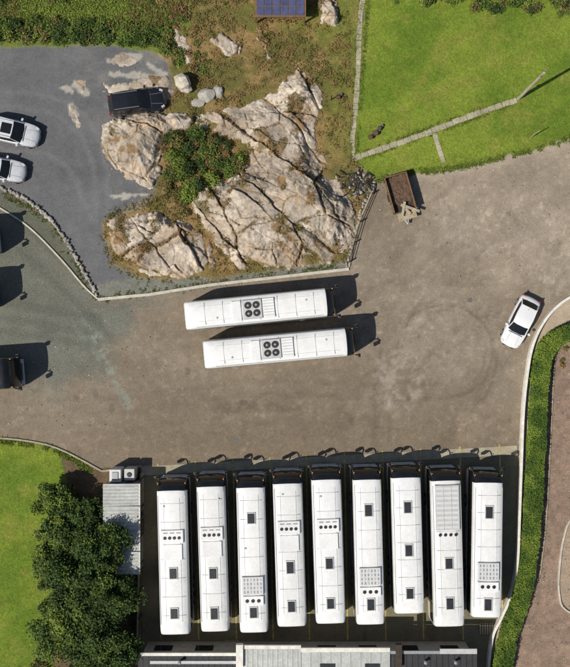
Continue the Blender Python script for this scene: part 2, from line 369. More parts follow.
# ================================================================= ROCK OUTCROP
RS = 0.055
rx = np.arange(*((W(60, 0)[0], W(366, 0)[0])), RS); ry = np.arange(W(0, 290)[1], W(0, -40)[1], RS)
RX, RY = np.meshgrid(rx, ry); RU = CX+RX*S; RV = CY-RY*S
e1 = fbm(RX, RY, 0.9, 51, 5, .6)-.5; e2 = fbm(RX, RY, 2.6, 52, 4, .6)-.5
polysR = [
 ([(100, 125), (120, 118), (150, 112), (176, 112), (215, 112), (240, 104), (268, 97), (288, 78), (298, 68), (310, 74), (322, 92), (320, 112), (314, 132), (322, 155), (334, 172), (350, 196), (356, 218), (351, 248), (332, 262), (290, 268), (240, 270), (216, 244), (196, 214), (190, 190), (222, 176), (248, 160), (240, 140), (205, 130), (172, 134), (164, 150), (162, 176), (150, 188), (128, 178), (104, 158)], 1.15, 26),
 ([(106, 222), (128, 214), (158, 212), (190, 224), (212, 246), (219, 270), (192, 277), (160, 278), (128, 270), (112, 248)], 0.65, 14),
 ([(190, 185), (240, 165), (300, 160), (345, 200), (345, 240), (300, 262), (250, 262), (212, 232)], .7, 30),
 ([(212, 40), (222, 32), (232, 38), (244, 44), (240, 56), (224, 58)], .35, 5),
 ([(255, 28), (263, 26), (272, 44), (272, 60), (264, 58), (258, 42)], .35, 5),
 ([(170, 24), (178, 26), (190, 46), (195, 66), (186, 66), (176, 46)], .3, 5),
 ([(314, 2), (330, -4), (341, 10), (336, 28), (322, 22)], .4, 5),
 ([(106, 56), (128, 52), (142, 62), (124, 68), (108, 66)], .08, 4),
 ([(74, 82), (86, 80), (90, 92), (80, 98)], .08, 4),
 ([(68, 104), (74, 106), (84, 126), (78, 132)], .08, 4),
 ([(100, 84), (150, 76), (168, 74), (172, 92), (168, 108), (150, 102), (136, 92), (112, 98)], .15, 6),
 ([(140, 120), (160, 116), (164, 130), (158, 178), (146, 186)], .15, 6),
]
RH = np.full(RX.shape, -0.3)
for pl, hh, wd in polysR:
    d = sdpoly(pl, RU, RV)+12*e1+5*e2
    h = np.where(d > 0, hh*(0.22+0.78*sst(0, wd, d))*np.clip(d/2.0, 0, 1), np.maximum(-0.3, d*0.06))
    RH = np.maximum(RH, h) if hh != .7 else np.where(d > 0, RH+hh*sst(0, wd, d), RH)
def voro(ax, ang, npts, seed, warp):
    ca, sa = math.cos(ang), math.sin(ang)
    x = (RX*ca+RY*sa+warp*2*e1)/ax; y = -RX*sa+RY*ca+warp*2*(fbm(RX, RY, 0.7, seed, 3)-.5)
    r = np.random.default_rng(seed)
    sx = r.uniform(x.min(), x.max(), npts); sy = r.uniform(y.min(), y.max(), npts)
    f1 = np.full(x.shape, 1e9, np.float32); f2 = f1.copy(); idn = np.zeros(x.shape, int)
    for i in range(npts):
        d = np.hypot(x-sx[i], y-sy[i]).astype(np.float32)
        c = d < f1
        f2 = np.where(c, f1, np.minimum(f2, d)); idn = np.where(c, i, idn); f1 = np.where(c, d, f1)
    off = r.uniform(-1, 1, npts); tx = r.normal(0, 1, npts); ty = r.normal(0, 1, npts)
    return f1, f2, off[idn], tx[idn]*(x-sx[idn])+ty[idn]*(y-sy[idn])
A1 = voro(2.2, -0.75, 80, 61, 0.35)
A2 = voro(2.0, -0.55, 420, 62, 0.2)
body = sst(0.0, 0.6, RH)
crk1 = sst(0.14, 0.0, A1[1]-A1[0]); crk2 = sst(0.07, 0.0, A2[1]-A2[0])
RHd = RH+body*(0.28*A1[2]+0.12*np.clip(A1[3], -2, 2)+0.11*A2[2]+0.07*np.clip(A2[3], -2, 2)-0.32*crk1-0.15*crk2*sst(.35, .6, e1+.5)+0.16*e1+0.10*e2)
RHd += np.where(RH > 0, 0.03*e2, 0)
tone = fbm(RX, RY, 0.55, 71, 5, .6)
rc = L(200, 187, 170)*(1-sst(.38, .62, tone)[..., None])+L(172, 158, 141)*sst(.38, .62, tone)[..., None]
t2 = sst(.52, .70, fbm(RX, RY, 1.3, 73, 4, .65))[..., None]; rc = rc*(1-.45*t2)+L(134, 121, 105)*.45*t2
t3 = sst(.57, .70, fbm(RX, RY, 4, 75, 3, .6))[..., None]; rc = rc*(1-.4*t3)+L(104, 97, 84)*.4*t3
t4 = sst(.56, .72, fbm(RX, RY, 0.8, 77, 4, .6))[..., None]; rc = rc*(1-.4*t4)+L(192, 163, 128)*.4*t4
rc *= (1+0.12*A2[2]+.10*A1[2])[..., None]
veg = np.clip(crk1*sst(.42, .55, tone+.3*e2)+.9*crk2*sst(.5, .6, tone+.5*e1)+sst(.60, .66, fbm(RX, RY, .7, 79, 5, .62)), 0, 1)[..., None]
vc = L(102, 90, 56)*(1-sst(.4, .6, tone)[..., None])+L(132, 104, 68)*sst(.4, .6, tone)[..., None]
rc = rc*(1-.85*veg)+vc*.85*veg
RHd = RHd-0.05
vv = np.stack([RX.ravel(), RY.ravel(), RHd.ravel()], 1); ii = np.arange(RX.size).reshape(RX.shape)
q = np.stack([ii[:-1, :-1], ii[:-1, 1:], ii[1:, 1:], ii[1:, :-1]], -1)
keep = (RHd[:-1, :-1] > -0.2); qq = q[keep]; u, inv = np.unique(qq, return_inverse=True)
npmesh("rock_outcrop", vv[u], inv.reshape(-1, 4), [M_rock], rc.reshape(-1, 3)[u])
def rockz(u, v):
    x, y = W(u, v)[:2]
    i = int((y-ry[0])/RS); j = int((x-rx[0])/RS)
    if 0 <= i < len(ry) and 0 <= j < len(rx): return max(0, RHd[i, j])
    return 0.0
# ================================================================= BOULDERS / STONES
import bmesh
def rockmesh(b, c, r, m, seed, flat=0.7, sub=2):
    bm = bmesh.new(); bmesh.ops.create_icosphere(bm, subdivisions=sub, radius=1)
    rr = np.random.default_rng(seed); ph = rr.uniform(0, 6, 6); sx = rr.uniform(.7, 1.25); sy = rr.uniform(.7, 1.25); a = rr.uniform(0, 3.1)
    vs = []
    for v in bm.verts:
        p = v.co.copy(); k = 1+.16*math.sin(2.3*p.x+ph[0])+.14*math.sin(3.1*p.y+ph[1]+p.z)+.10*math.sin(5*p.z+ph[2]+3*p.x)+.04*rr.normal()
        p = Vector((p.x*sx*k, p.y*sy*k, p.z*flat*k)); p.rotate(Matrix.Rotation(a, 3, 'Z'))
        vs.append((c[0]+p.x*r, c[1]+p.y*r, c[2]+p.z*r))
    fs = [[v.index for v in f.verts] for f in bm.faces]; bm.free(); b.add(vs, fs, m)
b = MB(); x, y, _ = W(185, 86); rockmesh(b, (x, y, .5), .82, M_pale, 3, .85, 2); b.obj("boulder")
b = MB(); x, y, _ = W(207, 96); rockmesh(b, (x, y, .15), .8, M_stone, 5, .5, 2); b.obj("boulder")
b = MB(); x, y, _ = W(219, 92); rockmesh(b, (x, y, .1), .5, M_stone, 8, .5, 2); b.obj("boulder")
b = MB(); x, y, _ = W(198, 103); rockmesh(b, (x, y, .1), .4, M_stone, 9, .5, 2); b.obj("boulder")
def stonewall(name, pts, r, spacing, m, seed, jit=0.06, rows=1, z=0.08):
    b = MB(); P = smooth(pts, spacing*S); rr = np.random.default_rng(seed)
    for i, p in enumerate(P):
        for k in range(rows):
            x, y, _ = W(*p); rockmesh(b, (x+rr.normal()*jit, y+rr.normal()*jit, z+.02*rr.random()), r*rr.uniform(.65, 1.25), m, seed*100+i*3+k, .8, 1)
    return b.obj(name)
stonewall("dry_stone_wall", [(-30, 184), (0, 188), (22, 197), (45, 214), (62, 234), (74, 254), (88, 278), (97, 294)], .14, .22, M_stone, 11, .05, 2, .13)
stonewall("stone_edging", [(374, 186), (362, 206), (357, 225), (350, 250), (347, 266)], .13, .25, M_stone, 12, .05)
# rubble heaps
b = MB(); rr = np.random.default_rng(5)
for i in range(150):
    u_, v_ = rr.normal(358, 8), rr.normal(184, 6); x, y, _ = W(u_, v_)
    if i % 3 == 0: b.box((x, y, .12+.1*rr.random()), (rr.uniform(.3, .9), .08, .05), [M_dwood, M_wood, M_black][i % 3 if i % 2 else 2], rz=rr.uniform(0, 3.1), ry=rr.uniform(-.3, .3))
    else: rockmesh(b, (x, y, .08+.1*rr.random()), rr.uniform(.06, .18), [M_stone, M_dwood, M_black, M_manh][i % 4], i, .7, 1)
b.obj("rubble_pile")
# ================================================================= KERBS, WALLS, PATHS
ribbon("kerb", [(-40, 186), (0, 208), (30, 228), (60, 258), (84, 286), (98, 299)], .14, -.05, .12, M_conc)
ribbon("kerb", [(98, 299.5), (150, 294.5), (210, 285), (280, 277), (349, 269)], .24, -.05, .14, M_conc, sm=False)
ribbon("kerb", [(349, 267), (353, 245), (359, 222), (374, 188)], .14, -.05, .13, M_conc2)
ribbon("kerb", [(-60, 437), (0, 438), (40, 443), (62, 450), (84, 461), (102, 471)], .14, -.05, .12, M_conc2)
ribbon("kerb", [(102, 471), (142, 466)], .16, -.05, .12, M_conc2, sm=False)
ribbon("concrete_threshold", [(141, 471), (330, 460.5), (517, 450)], .72, .001, .02, M_conc2, bevel=0, sm=False)
ribbon("low_white_wall", [(600, 284), (575, 294), (556, 306), (541, 324), (531, 346), (526, 372), (522, 410), (520, 460), (518, 515), (516, 560), (510, 592), (500, 616), (491, 636), (487, 670), (486, 700)], .2, -.05, .55, M_wallw)
ribbon("garden_kerb", [(600, 508), (572, 518), (563, 540), (559, 570), (559, 594), (566, 610), (600, 622)], .14, -.05, .14, M_conc)
ribbon("garden_kerb", [(600, 332), (572, 336), (558, 346), (554, 368), (551, 430), (546, 520), (540, 574)], .1, -.05, .1, M_conc2)
ribbon("bay_side_wall", [(143, 472), (141, 560), (139, 660)], .18, -.05, .9, M_conc2, sm=False)
# slab paths
M_pave = mat("paving_slab", lin(166, 158, 136), .9, ns=1.5, na=.25, ns2=10)
def slabpath(name, p0, p1, w_, sl, seed):
    b = MB(); a = W(*p0); c = W(*p1); Lg = np.linalg.norm(c-a); n = int(Lg/sl); d = (c-a)/Lg; rz = math.atan2(d[1], d[0]); rr = np.random.default_rng(seed); nn = np.array([-d[1], d[0], 0])
    for i in range(n):
        p = a+d*(i+.5)*sl+nn*.05*math.sin(i*.35+seed)
        b.box((p[0]+rr.normal()*.012, p[1]+rr.normal()*.012, .04), (sl-.03, w_*rr.uniform(.85, 1.05), .08), M_conc2 if rr.random() < .55 else M_pave, rz=rz+rr.normal()*.03)
    return b.obj(name, bevel=.01)
slabpath("garden_path", (364.5, -40), (352, 160), .40, .5, 1)
slabpath("garden_path", (354, 159), (519, 99), .45, .6, 2)
slabpath("garden_path", (434, 133), (446, 168), .38, .5, 3)
# bay markings
front = [171, 210, 250, 287, 326, 367, 406, 446, 489]
gc = [CX+(f-CX)*.955+2 for f in front]
lines = [gc[0]-19]+[(gc[i]+gc[i+1])/2 for i in range(8)]+[gc[-1]+19]
b = MB()
for i, l in enumerate(lines):
    yt = 471-(l-141)*21/376-1
    a = W(l-1, yt+6); c = W(l+2, 640); mid = (a+c)/2; d = c-a
    b.box((mid[0], mid[1], .002), (np.linalg.norm(d[:2]), .11, .008), M_yel, rz=math.atan2(d[1], d[0]))
    e = W(l-1.4, yt-5.6); f_ = W(l-1, yt+4.6)
    b.box((e[0], (e[1]+f_[1])/2, .016), (.11, abs(e[1]-f_[1]), .016), M_yel)
b.obj("bay_markings")
for (u_, v_, r_) in [(235, 440, .22), (470, 300, .2)]:
    x, y, _ = W(u_, v_); b = MB(); b.cyl((x, y, -.02), (x, y, .006), r_, r_, M_manh, 20); b.cyl((x, y, .004), (x, y, .012), r_*.8, r_*.8, M_manh, 20); b.obj("manhole_cover")

# ================================================================= COACHES
def coach(fp, rp, Wd=2.45, feats=(), Hh=3.3, body=None, name="coach", seed=0, capl=0.72):
    body = body or M_white
    f = W(*fp, 3.15); r = W(*rp, 3.15); L_ = float(np.linalg.norm((f-r)[:2])); c = (f+r)/2
    rz = math.atan2(f[1]-r[1], f[0]-r[0]); e = empty(name, (c[0], c[1], 0), rz); h = L_/2
    st = [(-h, 2.55, .93), (-h+.04, 2.95, .95), (-h+.14, 3.17, .97), (-h+.34, Hh-.03, .99), (-h+.7, Hh, 1)]
    xs = np.linspace(-h+1.6, h-1.7, 7); st += [(x, Hh, 1) for x in xs]
    st += [(h-capl-.3, Hh, 1), (h-capl, Hh-.02, 1), (h-.40, 3.17, .985), (h-.19, 2.9, .965), (h-.07, 2.3, .945), (h, 1.3, .92), (h-.02, .9, .90)]
    prof = [(.94, .3), (1, .45), (1, 1.12), (.99, 1.3), (.965, 2.62), (.945, 2.86), (.90, 3.10), (.80, 3.22), (.45, 3.285), (0, 3.30)]
    prof = prof+[(-a, z) for a, z in prof[-2::-1]]; n = len(prof)
    vs = []; fs = []; ms = []
    for (x, tz, ws) in st:
        for (a, z) in prof: vs.append((x-(.07*abs(a)**3 if x > h-.8 else 0), a*Wd/2*ws, .3+(z-.3)*(tz-.3)/3.0))
    ns = len(st)
    for i in range(ns-1):
        for j in range(n-1):
            fs.append((i*n+j, i*n+j+1, (i+1)*n+j+1, (i+1)*n+j)); m = body
            side = (j == 3 or j == n-5)
            if side and 2 <= i: m = M_glass
            if i >= ns-6 and i <= ns-3 and 3 <= j <= n-5: m = M_glass
            if j in (0, n-2): m = M_lgrey
            ms.append(m)
        fs.append((i*n+n-1, i*n, (i+1)*n, (i+1)*n+n-1)); ms.append(M_black)
    fs.append(tuple(range(n))); ms.append(body); fs.append(tuple(range((ns-1)*n+n-1, (ns-1)*n-1, -1))); ms.append(body)
    b = MB(); b.add(vs, fs, ms); b.obj("body", e, smoothsh=True)
    b = MB()
    for x in xs: b.box((x, 0, Hh+.002), (.03, Wd*.74, .014), M_seam)
    for s_ in (-1, 1):
        b.box((-.1, s_*Wd*.43, Hh-.085), (L_-2.0, .03, .03), M_seam)
        b.box((-.1, s_*Wd*.25, Hh-.006), (L_-2.4, .018, .02), M_white2)
        for x in xs: b.box((x, s_*(Wd/2*.978), 1.95), (.07, .03, 1.3), M_black)
    b.box((-h, 0, 2.0), (.03, Wd*.6, .7), M_glass); b.box((-h-.01, 0, .6), (.08, Wd*.9, .25), M_black)
    for s_ in (-1, 1):
        b.box((-h-.01, s_*Wd*.4, 1.3), (.05, .14, .5), M_redl); b.box((h-.06, s_*Wd*.34, .75), (.08, .34, .2), M_lamp)
        b.box((h-.2, s_*Wd*.43, 3.02), (.08, .08, .05), M_orange)
    b.box((h+.0, 0, .5), (.1, Wd*.80, .28), M_lgrey)
    b.cyl((h+.0, .5, 1.35), (h-.0, -.1, 2.0), .015, .015, M_black, 6); b.cyl((h, -.5, 1.35), (h-.0, .1, 1.9), .015, .015, M_black, 6)
    b.obj("trim", e)
    b = MB()
    for x in (h-2.6, -h+3.4, -h+2.1):
        for s_ in (-1, 1):
            y = s_*(Wd/2-.13); b.cyl((x, y-.15, .5), (x, y+.15, .5), .5, .5, M_rubber, 20); b.cyl((x, y+s_*.12, .5), (x, y+s_*.17, .5), .27, .24, M_grey, 12)
    b.obj("wheels", e)
    b = MB()
    for s_ in (-1, 1):
        y = s_*(Wd/2-.12)
        P_ = [(h-.42, y-s_*.06, 2.86), (h-.05, y+s_*.04, 2.90), (h+.16, y+s_*.1, 2.78), (h+.2, y+s_*.12, 2.5)]
        for k in range(3): b.cyl(P_[k], P_[k+1], .05, .05, M_black, 8)
        b.box((h+.21, y+s_*.13, 2.3), (.18, .28, .52), M_black); b.box((h+.11, y+s_*.13, 2.3), (.02, .22, .42), M_grey)
        b.box((h+.24, y+s_*.26, 2.45), (.1, .05, .16), M_orange)
    b.obj("mirrors", e, bevel=.03)
    b = MB(); zr = Hh+.005
    for ft in feats:
        t, dpx = ft[0], ft[1]; x = h-dpx/S*.955; yo = ft[2] if len(ft) > 2 else 0
        if t == 'h':
            jl = rng.uniform(.9, 1.08); b.box((x, yo, zr+.03), (.98*jl, .66, .07), M_white2); b.box((x, yo, zr+.085), (.84*jl, .54, .06), M_hatch, taper=.93)
        elif t == 'row':
            b.box((x, 0, zr+.05), (1.0, 1.75, .12), body, taper=.95)
            for k in range(4):
                y = (k-1.5)*.36; b.cyl((x-.1, y, zr+.1), (x-.1, y, zr+.135), .13, .13, M_black, 14)
            for k in range(3): b.box((x+.28, (k-1)*.5, zr+.115), (.10, .34, .02), M_grey)
            b.box((x-1.2, 0, zr+.03), (1.2, 1.5, .05), body, taper=.97)
        elif t == 'fans6':
            b.box((x, 0, zr+.07), (1.5, 1.5, .16), M_lgrey, taper=.95)
            for k in range(2):
                for q_ in range(2):
                    xx, y = x+(k-.5)*.62, (q_-.5)*.62
                    b.cyl((xx, y, zr+.14), (xx, y, zr+.2), .27, .27, M_black, 18); b.cyl((xx, y, zr+.2), (xx, y, zr+.22), .09, .09, M_grey, 10)
            b.box((x+1.25, 0, zr+.05), (.9, 1.5, .11), body, taper=.96)
            for k in range(6): b.box((x+1.25, (k-2.5)*.22, zr+.112), (.8, .04, .02), M_seam)
            b.box((x-1.2, 0, zr+.04), (.7, 1.5, .09), body, taper=.96)
        elif t == 'grid':
            b.box((x, 0, zr+.07), (1.4, 1.65, .15), M_white2, taper=.96)
            for k in range(4):
                for q_ in range(6): b.box((x+(k-1.5)*.31, (q_-2.5)*.25, zr+.148), (.20, .13, .02), M_grey if (k*2+q_) % 3 else M_seam)
            b.box((x-1.15, 0, zr+.05), (.7, 1.6, .1), body)
            for k in range(3): b.cyl((x-1.15, (k-1)*.44, zr+.09), (x-1.15, (k-1)*.44, zr+.13), .14, .14, M_black, 14)
        elif t == 'long':
            b.box((x, 0, zr+.06), (3.5, 1.85, .13), M_lgrey, taper=.97)
            for k in range(9): b.box((x+(k-4)*.37, 0, zr+.13), (.2, 1.65, .02), M_white2)
            for k in range(2): b.box((x, (k-.5)*.6, zr+.135), (3.3, .05, .03), M_seam)
            for k in range(4): b.cyl((x-2.1, (k-1.5)*.4, zr), (x-2.1, (k-1.5)*.4, zr+.06), .12, .12, M_black, 14)
        elif t == 'v':
            b.cyl((x, yo, zr-.02), (x, yo, zr+.06), .09, .07, M_lgrey, 12)
    if feats: b.obj("roof_equipment", e, bevel=.015)
    return e
coach((336, 301), (184, 316), 2.28, [('fans6', 84), ('v', 30, .3), ('v', 120, -.4)])
coach((356, 341), (203, 355), 2.28, [('fans6', 85), ('v', 30, .3), ('v', 125, -.4)])
coach((171, 481), (175, 636), 2.42, [('row', 55), ('h', 92), ('h', 132), ('v', 25, .6)])
coach((210, 477), (215, 633), 2.3, [('row', 56), ('h', 96), ('h', 136), ('v', 22, -.6)], body=M_whiteb)
coach((250, 478), (254, 634), 2.3, [('h', 40), ('grid', 107), ('h', 134), ('v', 70, .5)])
coach((287, 474), (292, 628), 2.36, [('row', 53), ('h', 93), ('h', 132), ('v', 20, .4)], body=M_whiteb)
coach((326, 470), (331, 625), 2.4, [('row', 55), ('h', 93), ('h', 133), ('v', 26, .5)])
coach((367, 470), (371, 626), 2.3, [('h', 40), ('grid', 106), ('h', 134)])
coach((406, 468), (410, 615), 2.4, [('h', 39), ('h', 82), ('h', 125)])
coach((446, 471), (450, 628), 2.46, [('long', 36), ('h', 92), ('h', 132)], body=M_whiteb)
coach((489, 473), (487, 619), 2.4, [('h', 39), ('grid', 98), ('h', 131)])
coach((-12, 236), (-162, 250), 2.4, [('fans6', 84)])
coach((-14, 292), (-164, 306), 2.4, [('fans6', 84)])
M_dkcoach = mat("black_coach_paint", (.018, .018, .02), .25, coat=.8)
coach((13, 373), (-137, 384), 2.5, [('h', 60)], body=M_dkcoach)

# ================================================================= CARS
def car(c_px, ang, L_=4.35, Wd=1.8, Hh=1.47, paint=None, name="parked_car", estate=False):
    paint = paint or M_white; x0, y0, _ = W(*c_px); e = empty(name, (x0, y0, 0), math.radians(ang)); h = L_/2
    st = [(-h, .62, .76), (-h+.05, .76, .85), (-h+.18, .92 if estate else .88, .93), (-h+.5, .96, .98), (-h+1.3, .96, 1), (-.1, .95, 1), (h-1.35, .93, 1), (h-1.0, .88, .99), (h-.5, .80, .95), (h-.24, .73, .88), (h-.07, .62, .76), (h, .5, .64)]
    prof = [(.86, .2), (.97, .32), (1, .55), (.985, .80), (.93, .93), (.80, .975), (.4, .995), (0, 1.0)]
    prof = prof+[(-a, z) for a, z in prof[-2::-1]]; n = len(prof); vs = []; fs = []; ms = []
    for (x, tz, ws) in st:
        for a, z in prof: vs.append((x-(.10*abs(a)**2 if x > h-.6 else 0)+(.06*abs(a)**2 if x < -h+.4 else 0), a*Wd/2*ws, .2+(z-.2)*(tz-.2)/.8))
    for i in range(len(st)-1):
        for j in range(n-1): fs.append((i*n+j, i*n+j+1, (i+1)*n+j+1, (i+1)*n+j)); ms.append(paint)
        fs.append((i*n+n-1, i*n, (i+1)*n, (i+1)*n+n-1)); ms.append(M_black)
    fs.append(tuple(range(n))); ms.append(paint); k = (len(st)-1)*n; fs.append(tuple(range(k+n-1, k-1, -1))); ms.append(paint)
    b = MB(); b.add(vs, fs, ms); b.obj("body", e, smoothsh=True)
    xr0, xr1 = (-h+.20, -h+.52) if estate else (-h+.40, -h+.90)
    xf1, xf0 = .36, h-1.18
    gs = [(xr0, .93, .80, .80), (xr1, Hh-.06, .88, .72), ((xr1+xf1)/2, Hh, .91, .77), (xf1, Hh-.04, .90, .74), (xf0, .90, .84, .82)]
    vs = []
    for q, (x, z, wb, wt) in enumerate(gs):
        wb *= Wd/2; wt *= Wd/2; zb = .88
        zz = max(z, .9); ex = (.12 if q == 4 else .06 if q == 3 else -.06 if q == 0 else 0)
        vs += [(x-ex, wb, zb), (x-ex, wb*.5+wt*.5 if zz > 1 else wb, (zb+zz)/2), (x-ex, wt, zz-.03 if zz > 1 else zz), (x, wt*.5, zz), (x, -wt*.5, zz), (x-ex, -wt, zz-.03 if zz > 1 else zz), (x-ex, -(wb*.5+wt*.5) if zz > 1 else -wb, (zb+zz)/2), (x-ex, -wb, zb)]
    fs = []; ms = []
    for i in range(4):
        for j in range(7):
            fs.append((i*8+j, i*8+j+1, (i+1)*8+j+1, (i+1)*8+j))
            ms.append(paint if (j in (2, 3, 4) and i in (1, 2)) else M_glass)
    fs.append(tuple(range(8))); ms.append(M_glass); fs.append(tuple(range(39, 31, -1))); ms.append(M_glass)
    b = MB(); b.add(vs, fs, ms); o = b.obj("cabin", e, smoothsh=True)
    b = MB()
    for s_ in (-1, 1):
        b.cyl((xf0-.14, s_*Wd/2*.83, .92), (xf1-.05, s_*Wd/2*.745, Hh-.07), .035, .035, paint, 6)
        b.cyl((xr0+.08, s_*Wd/2*.80, .95), (xr1, s_*Wd/2*.73, Hh-.09), .05, .05, paint, 6)
        b.cyl((xf1-.05, s_*Wd/2*.75, Hh-.07), ((xr1+xf1)/2, s_*Wd/2*.78, Hh-.035), .03, .03, paint, 6)
        b.cyl(((xr1+xf1)/2, s_*Wd/2*.78, Hh-.035), (xr1, s_*Wd/2*.73, Hh-.09), .03, .03, paint, 6)
        b.cyl((-.25, s_*Wd/2*.90, .92), (-.25, s_*Wd/2*.775, Hh-.05), .03, .03, M_black, 6)
        b.box((xf0-.3, s_*(Wd/2+.08), 1.0), (.14, .20, .13), paint, rz=-s_*.2)
        b.box((h-.27, s_*Wd/2*.68, .69), (.26, .18, .05), M_lamp, rz=-s_*.5, ry=.35)
        b.box((-h+.1, s_*Wd/2*.72, .76), (.09, .24, .09), M_redl, rz=s_*.3)
    b.box((h-.01, 0, .42), (.06, .9, .2), M_black); b.box((-h+.0, 0, .5), (.04, .5, .11), M_lamp); b.box((h+.015, 0, .38), (.02, .5, .11), M_lamp)
    b.cyl((-h+1.15, 0, Hh-.05), (-h+1.0, 0, Hh+.06), .012, .006, M_black, 6)
    b.box((xf0+.06, 0, .905), (.06, Wd*.66, .02), M_black)
    for s_ in (-1, 1): b.cyl((xf0+.02, s_*.36, .915), (h-.25, s_*.42, .765), .012, .012, M_grey, 4)
    if estate:
        for s_ in (-1, 1): b.cyl((xr1+.1, s_*Wd/2*.66, Hh+.02), (xf1-.1, s_*Wd/2*.66, Hh+.02), .02, .02, M_grey, 6)
        b.box((-.15, 0, Hh-.008), (.8, .8, .03), M_glass)
    b.obj("trim", e, bevel=.015)
    b = MB()
    for x in (h-.85, -h+.78):
        for s_ in (-1, 1):
            y = s_*(Wd/2-.10); b.cyl((x, y-.1, .32), (x, y+.1, .32), .32, .32, M_rubber, 20); b.cyl((x, y+s_*.09, .32), (x, y+s_*.115, .32), .2, .18, M_grey, 12)
    b.obj("wheels", e)
    return e
car((518, 322), -116, 4.3, 1.78, 1.45, M_carwhite)
car((138, 104), 8, 4.6, 1.88, 1.55, M_carblack, estate=True)
car((14, 133), -13, 4.5, 1.9, 1.6, M_silver, estate=True)
car((2, 170), -10, 4.2, 1.78, 1.45, M_silver)

# ================================================================= SHED, BUILDING, TRAILER
b = MB(); z = 2.5; a = W(103, 484, z); c = W(139, 575, z); cx_, cy_ = (a[0]+c[0])/2, (a[1]+c[1])/2; wx, wy = abs(c[0]-a[0]), abs(c[1]-a[1])
e = empty("metal_shed")
b.box((cx_, cy_, 1.2), (wx-.2, wy-.2, 2.4), M_brick); b.box((cx_+wx/2-.09, cy_+1, 1.0), (.03, .9, 2.0), M_dwood); b.obj("walls", e)
b = MB(); n = int(wy/.13); vs = []; fs = []
for i in range(n+1):
    yy = cy_-wy/2+i*wy/n; zz = z+(.035 if i % 2 else -.0)
    vs += [(cx_-wx/2, yy, zz), (cx_+wx/2, yy, zz-.12)]
for i in range(n): fs.append((2*i, 2*i+1, 2*i+3, 2*i+2))
b.add(vs, fs, M_tin); b.obj("corrugated_roof", e)
b = MB()
for k in range(1, 4): b.box((cx_, cy_-wy/2+k*wy/4, z-.02), (wx, .05, .12), M_lgrey)
b.box((cx_+wx/2+.02, cy_, z-.14), (.1, wy, .08), M_white2); b.obj("roof_trim", e)
b = MB(); p = W(115, 476, 1.8); b.box((p[0], p[1], .9), (.9, 1.0, 1.7), M_white2); q_ = W(129, 475, 1.8); b.box((q_[0], q_[1], .85), (.8, .9, 1.6), M_lgrey)
b.box((p[0], p[1], 1.78), (.5, .6, .08), M_grey); b.cyl((q_[0], q_[1], 1.6), (q_[0], q_[1], 1.72), .22, .18, M_black, 14); b.obj("storage_tank", bevel=.06)
b = MB(); p = W(139, 527, 1.0); b.box((p[0], p[1], .7), (.5, 1.0, 1.3), M_dwood); b.cyl((p[0], p[1]+.25, 1.3), (p[0]+.05, p[1]+.3, 2.3), .07, .07, M_grey, 10); b.box((p[0], p[1]-.1, 1.38), (.3, .4, .06), M_lgrey); b.obj("heater_unit", bevel=.02)

e = empty("depot_building")
def slab(bb, u0, v0, u1, v1, z, m, th=.15, tilt=0.0):
    a = W(u0, v0, z); c = W(u1, v1, z); bb.box(((a[0]+c[0])/2, (a[1]+c[1])/2, z-th/2), (abs(a[0]-c[0]), abs(a[1]-c[1]), th), m, rx=tilt)
b = MB(); a = W(140, 652, 3.0); c = W(475, 760, 3.0)
b.box(((a[0]+c[0])/2, (a[1]+c[1])/2-.1, 1.4), (abs(a[0]-c[0])-.3, abs(a[1]-c[1])-.3, 2.8), M_brick)
for k in range(8): b.box((a[0]+1.6+k*3.2, a[1]-.24, 1.5), (1.4, .06, 1.1), M_glass)
b.obj("walls", e)
b = MB(); slab(b, 138, 655, 243, 760, 3.0, M_slate, .12); slab(b, 243, 649, 301, 760, 3.25, M_tin, .12); slab(b, 301, 652, 390, 760, 3.2, M_tin, .12); slab(b, 390, 654, 477, 760, 3.05, M_slate, .12)
for u_ in np.arange(142, 243, 6): slab(b, u_, 656, u_+.7, 760, 3.03, M_black, .04)
for u_ in np.arange(247, 300, 5): slab(b, u_, 650, u_+.7, 760, 3.28, M_lgrey, .04)
for u_ in np.arange(310, 390, 10): slab(b, u_, 653, u_+.8, 760, 3.23, M_seam, .04)
for u_ in np.arange(394, 477, 6): slab(b, u_, 655, u_+.7, 760, 3.08, M_black, .04)
b.obj("roof", e)
b = MB(); slab(b, 138, 653, 243, 656, 3.12, M_wallw, .16); slab(b, 243, 645.5, 301, 649, 3.35, M_wallw, .2); slab(b, 301, 648, 390, 652, 3.3, M_wallw, .2); slab(b, 440, 649, 477, 654, 3.14, M_lgrey, .12); slab(b, 390, 651, 440, 654, 3.14, M_grey, .12)
slab(b, 150, 661, 240, 664, 3.08, M_lgrey, .08); slab(b, 236, 645, 243, 668, 3.5, M_wallw, .4); slab(b, 396, 645, 402, 668, 3.4, M_dwood, .4)
slab(b, 320, 664, 335, 700, 3.26, M_hatch, .06); slab(b, 365, 664, 380, 700, 3.26, M_hatch, .06)
for u_ in (180, 425, 455):
    p = W(u_, 661, 3.1); b.cyl((p[0], p[1], 3.0), (p[0], p[1], 3.5), .09, .09, M_grey, 12); b.cyl((p[0], p[1], 3.5), (p[0], p[1], 3.58), .14, .05, M_grey, 12)
b.obj("roof_trim", e)
for (u_, v_) in [(232, 645), (486, 628)]:
    b = MB(); p = W(u_, v_)
    for k in range(6): b.box((p[0]+(k-2.5)*.19, p[1], .13), (.12, .9, .03), M_wood)
    for k in range(3): b.box((p[0], p[1]+(k-1)*.4, .06), (1.1, .09, .1), M_wood2)
    b.obj("wooden_pallet")
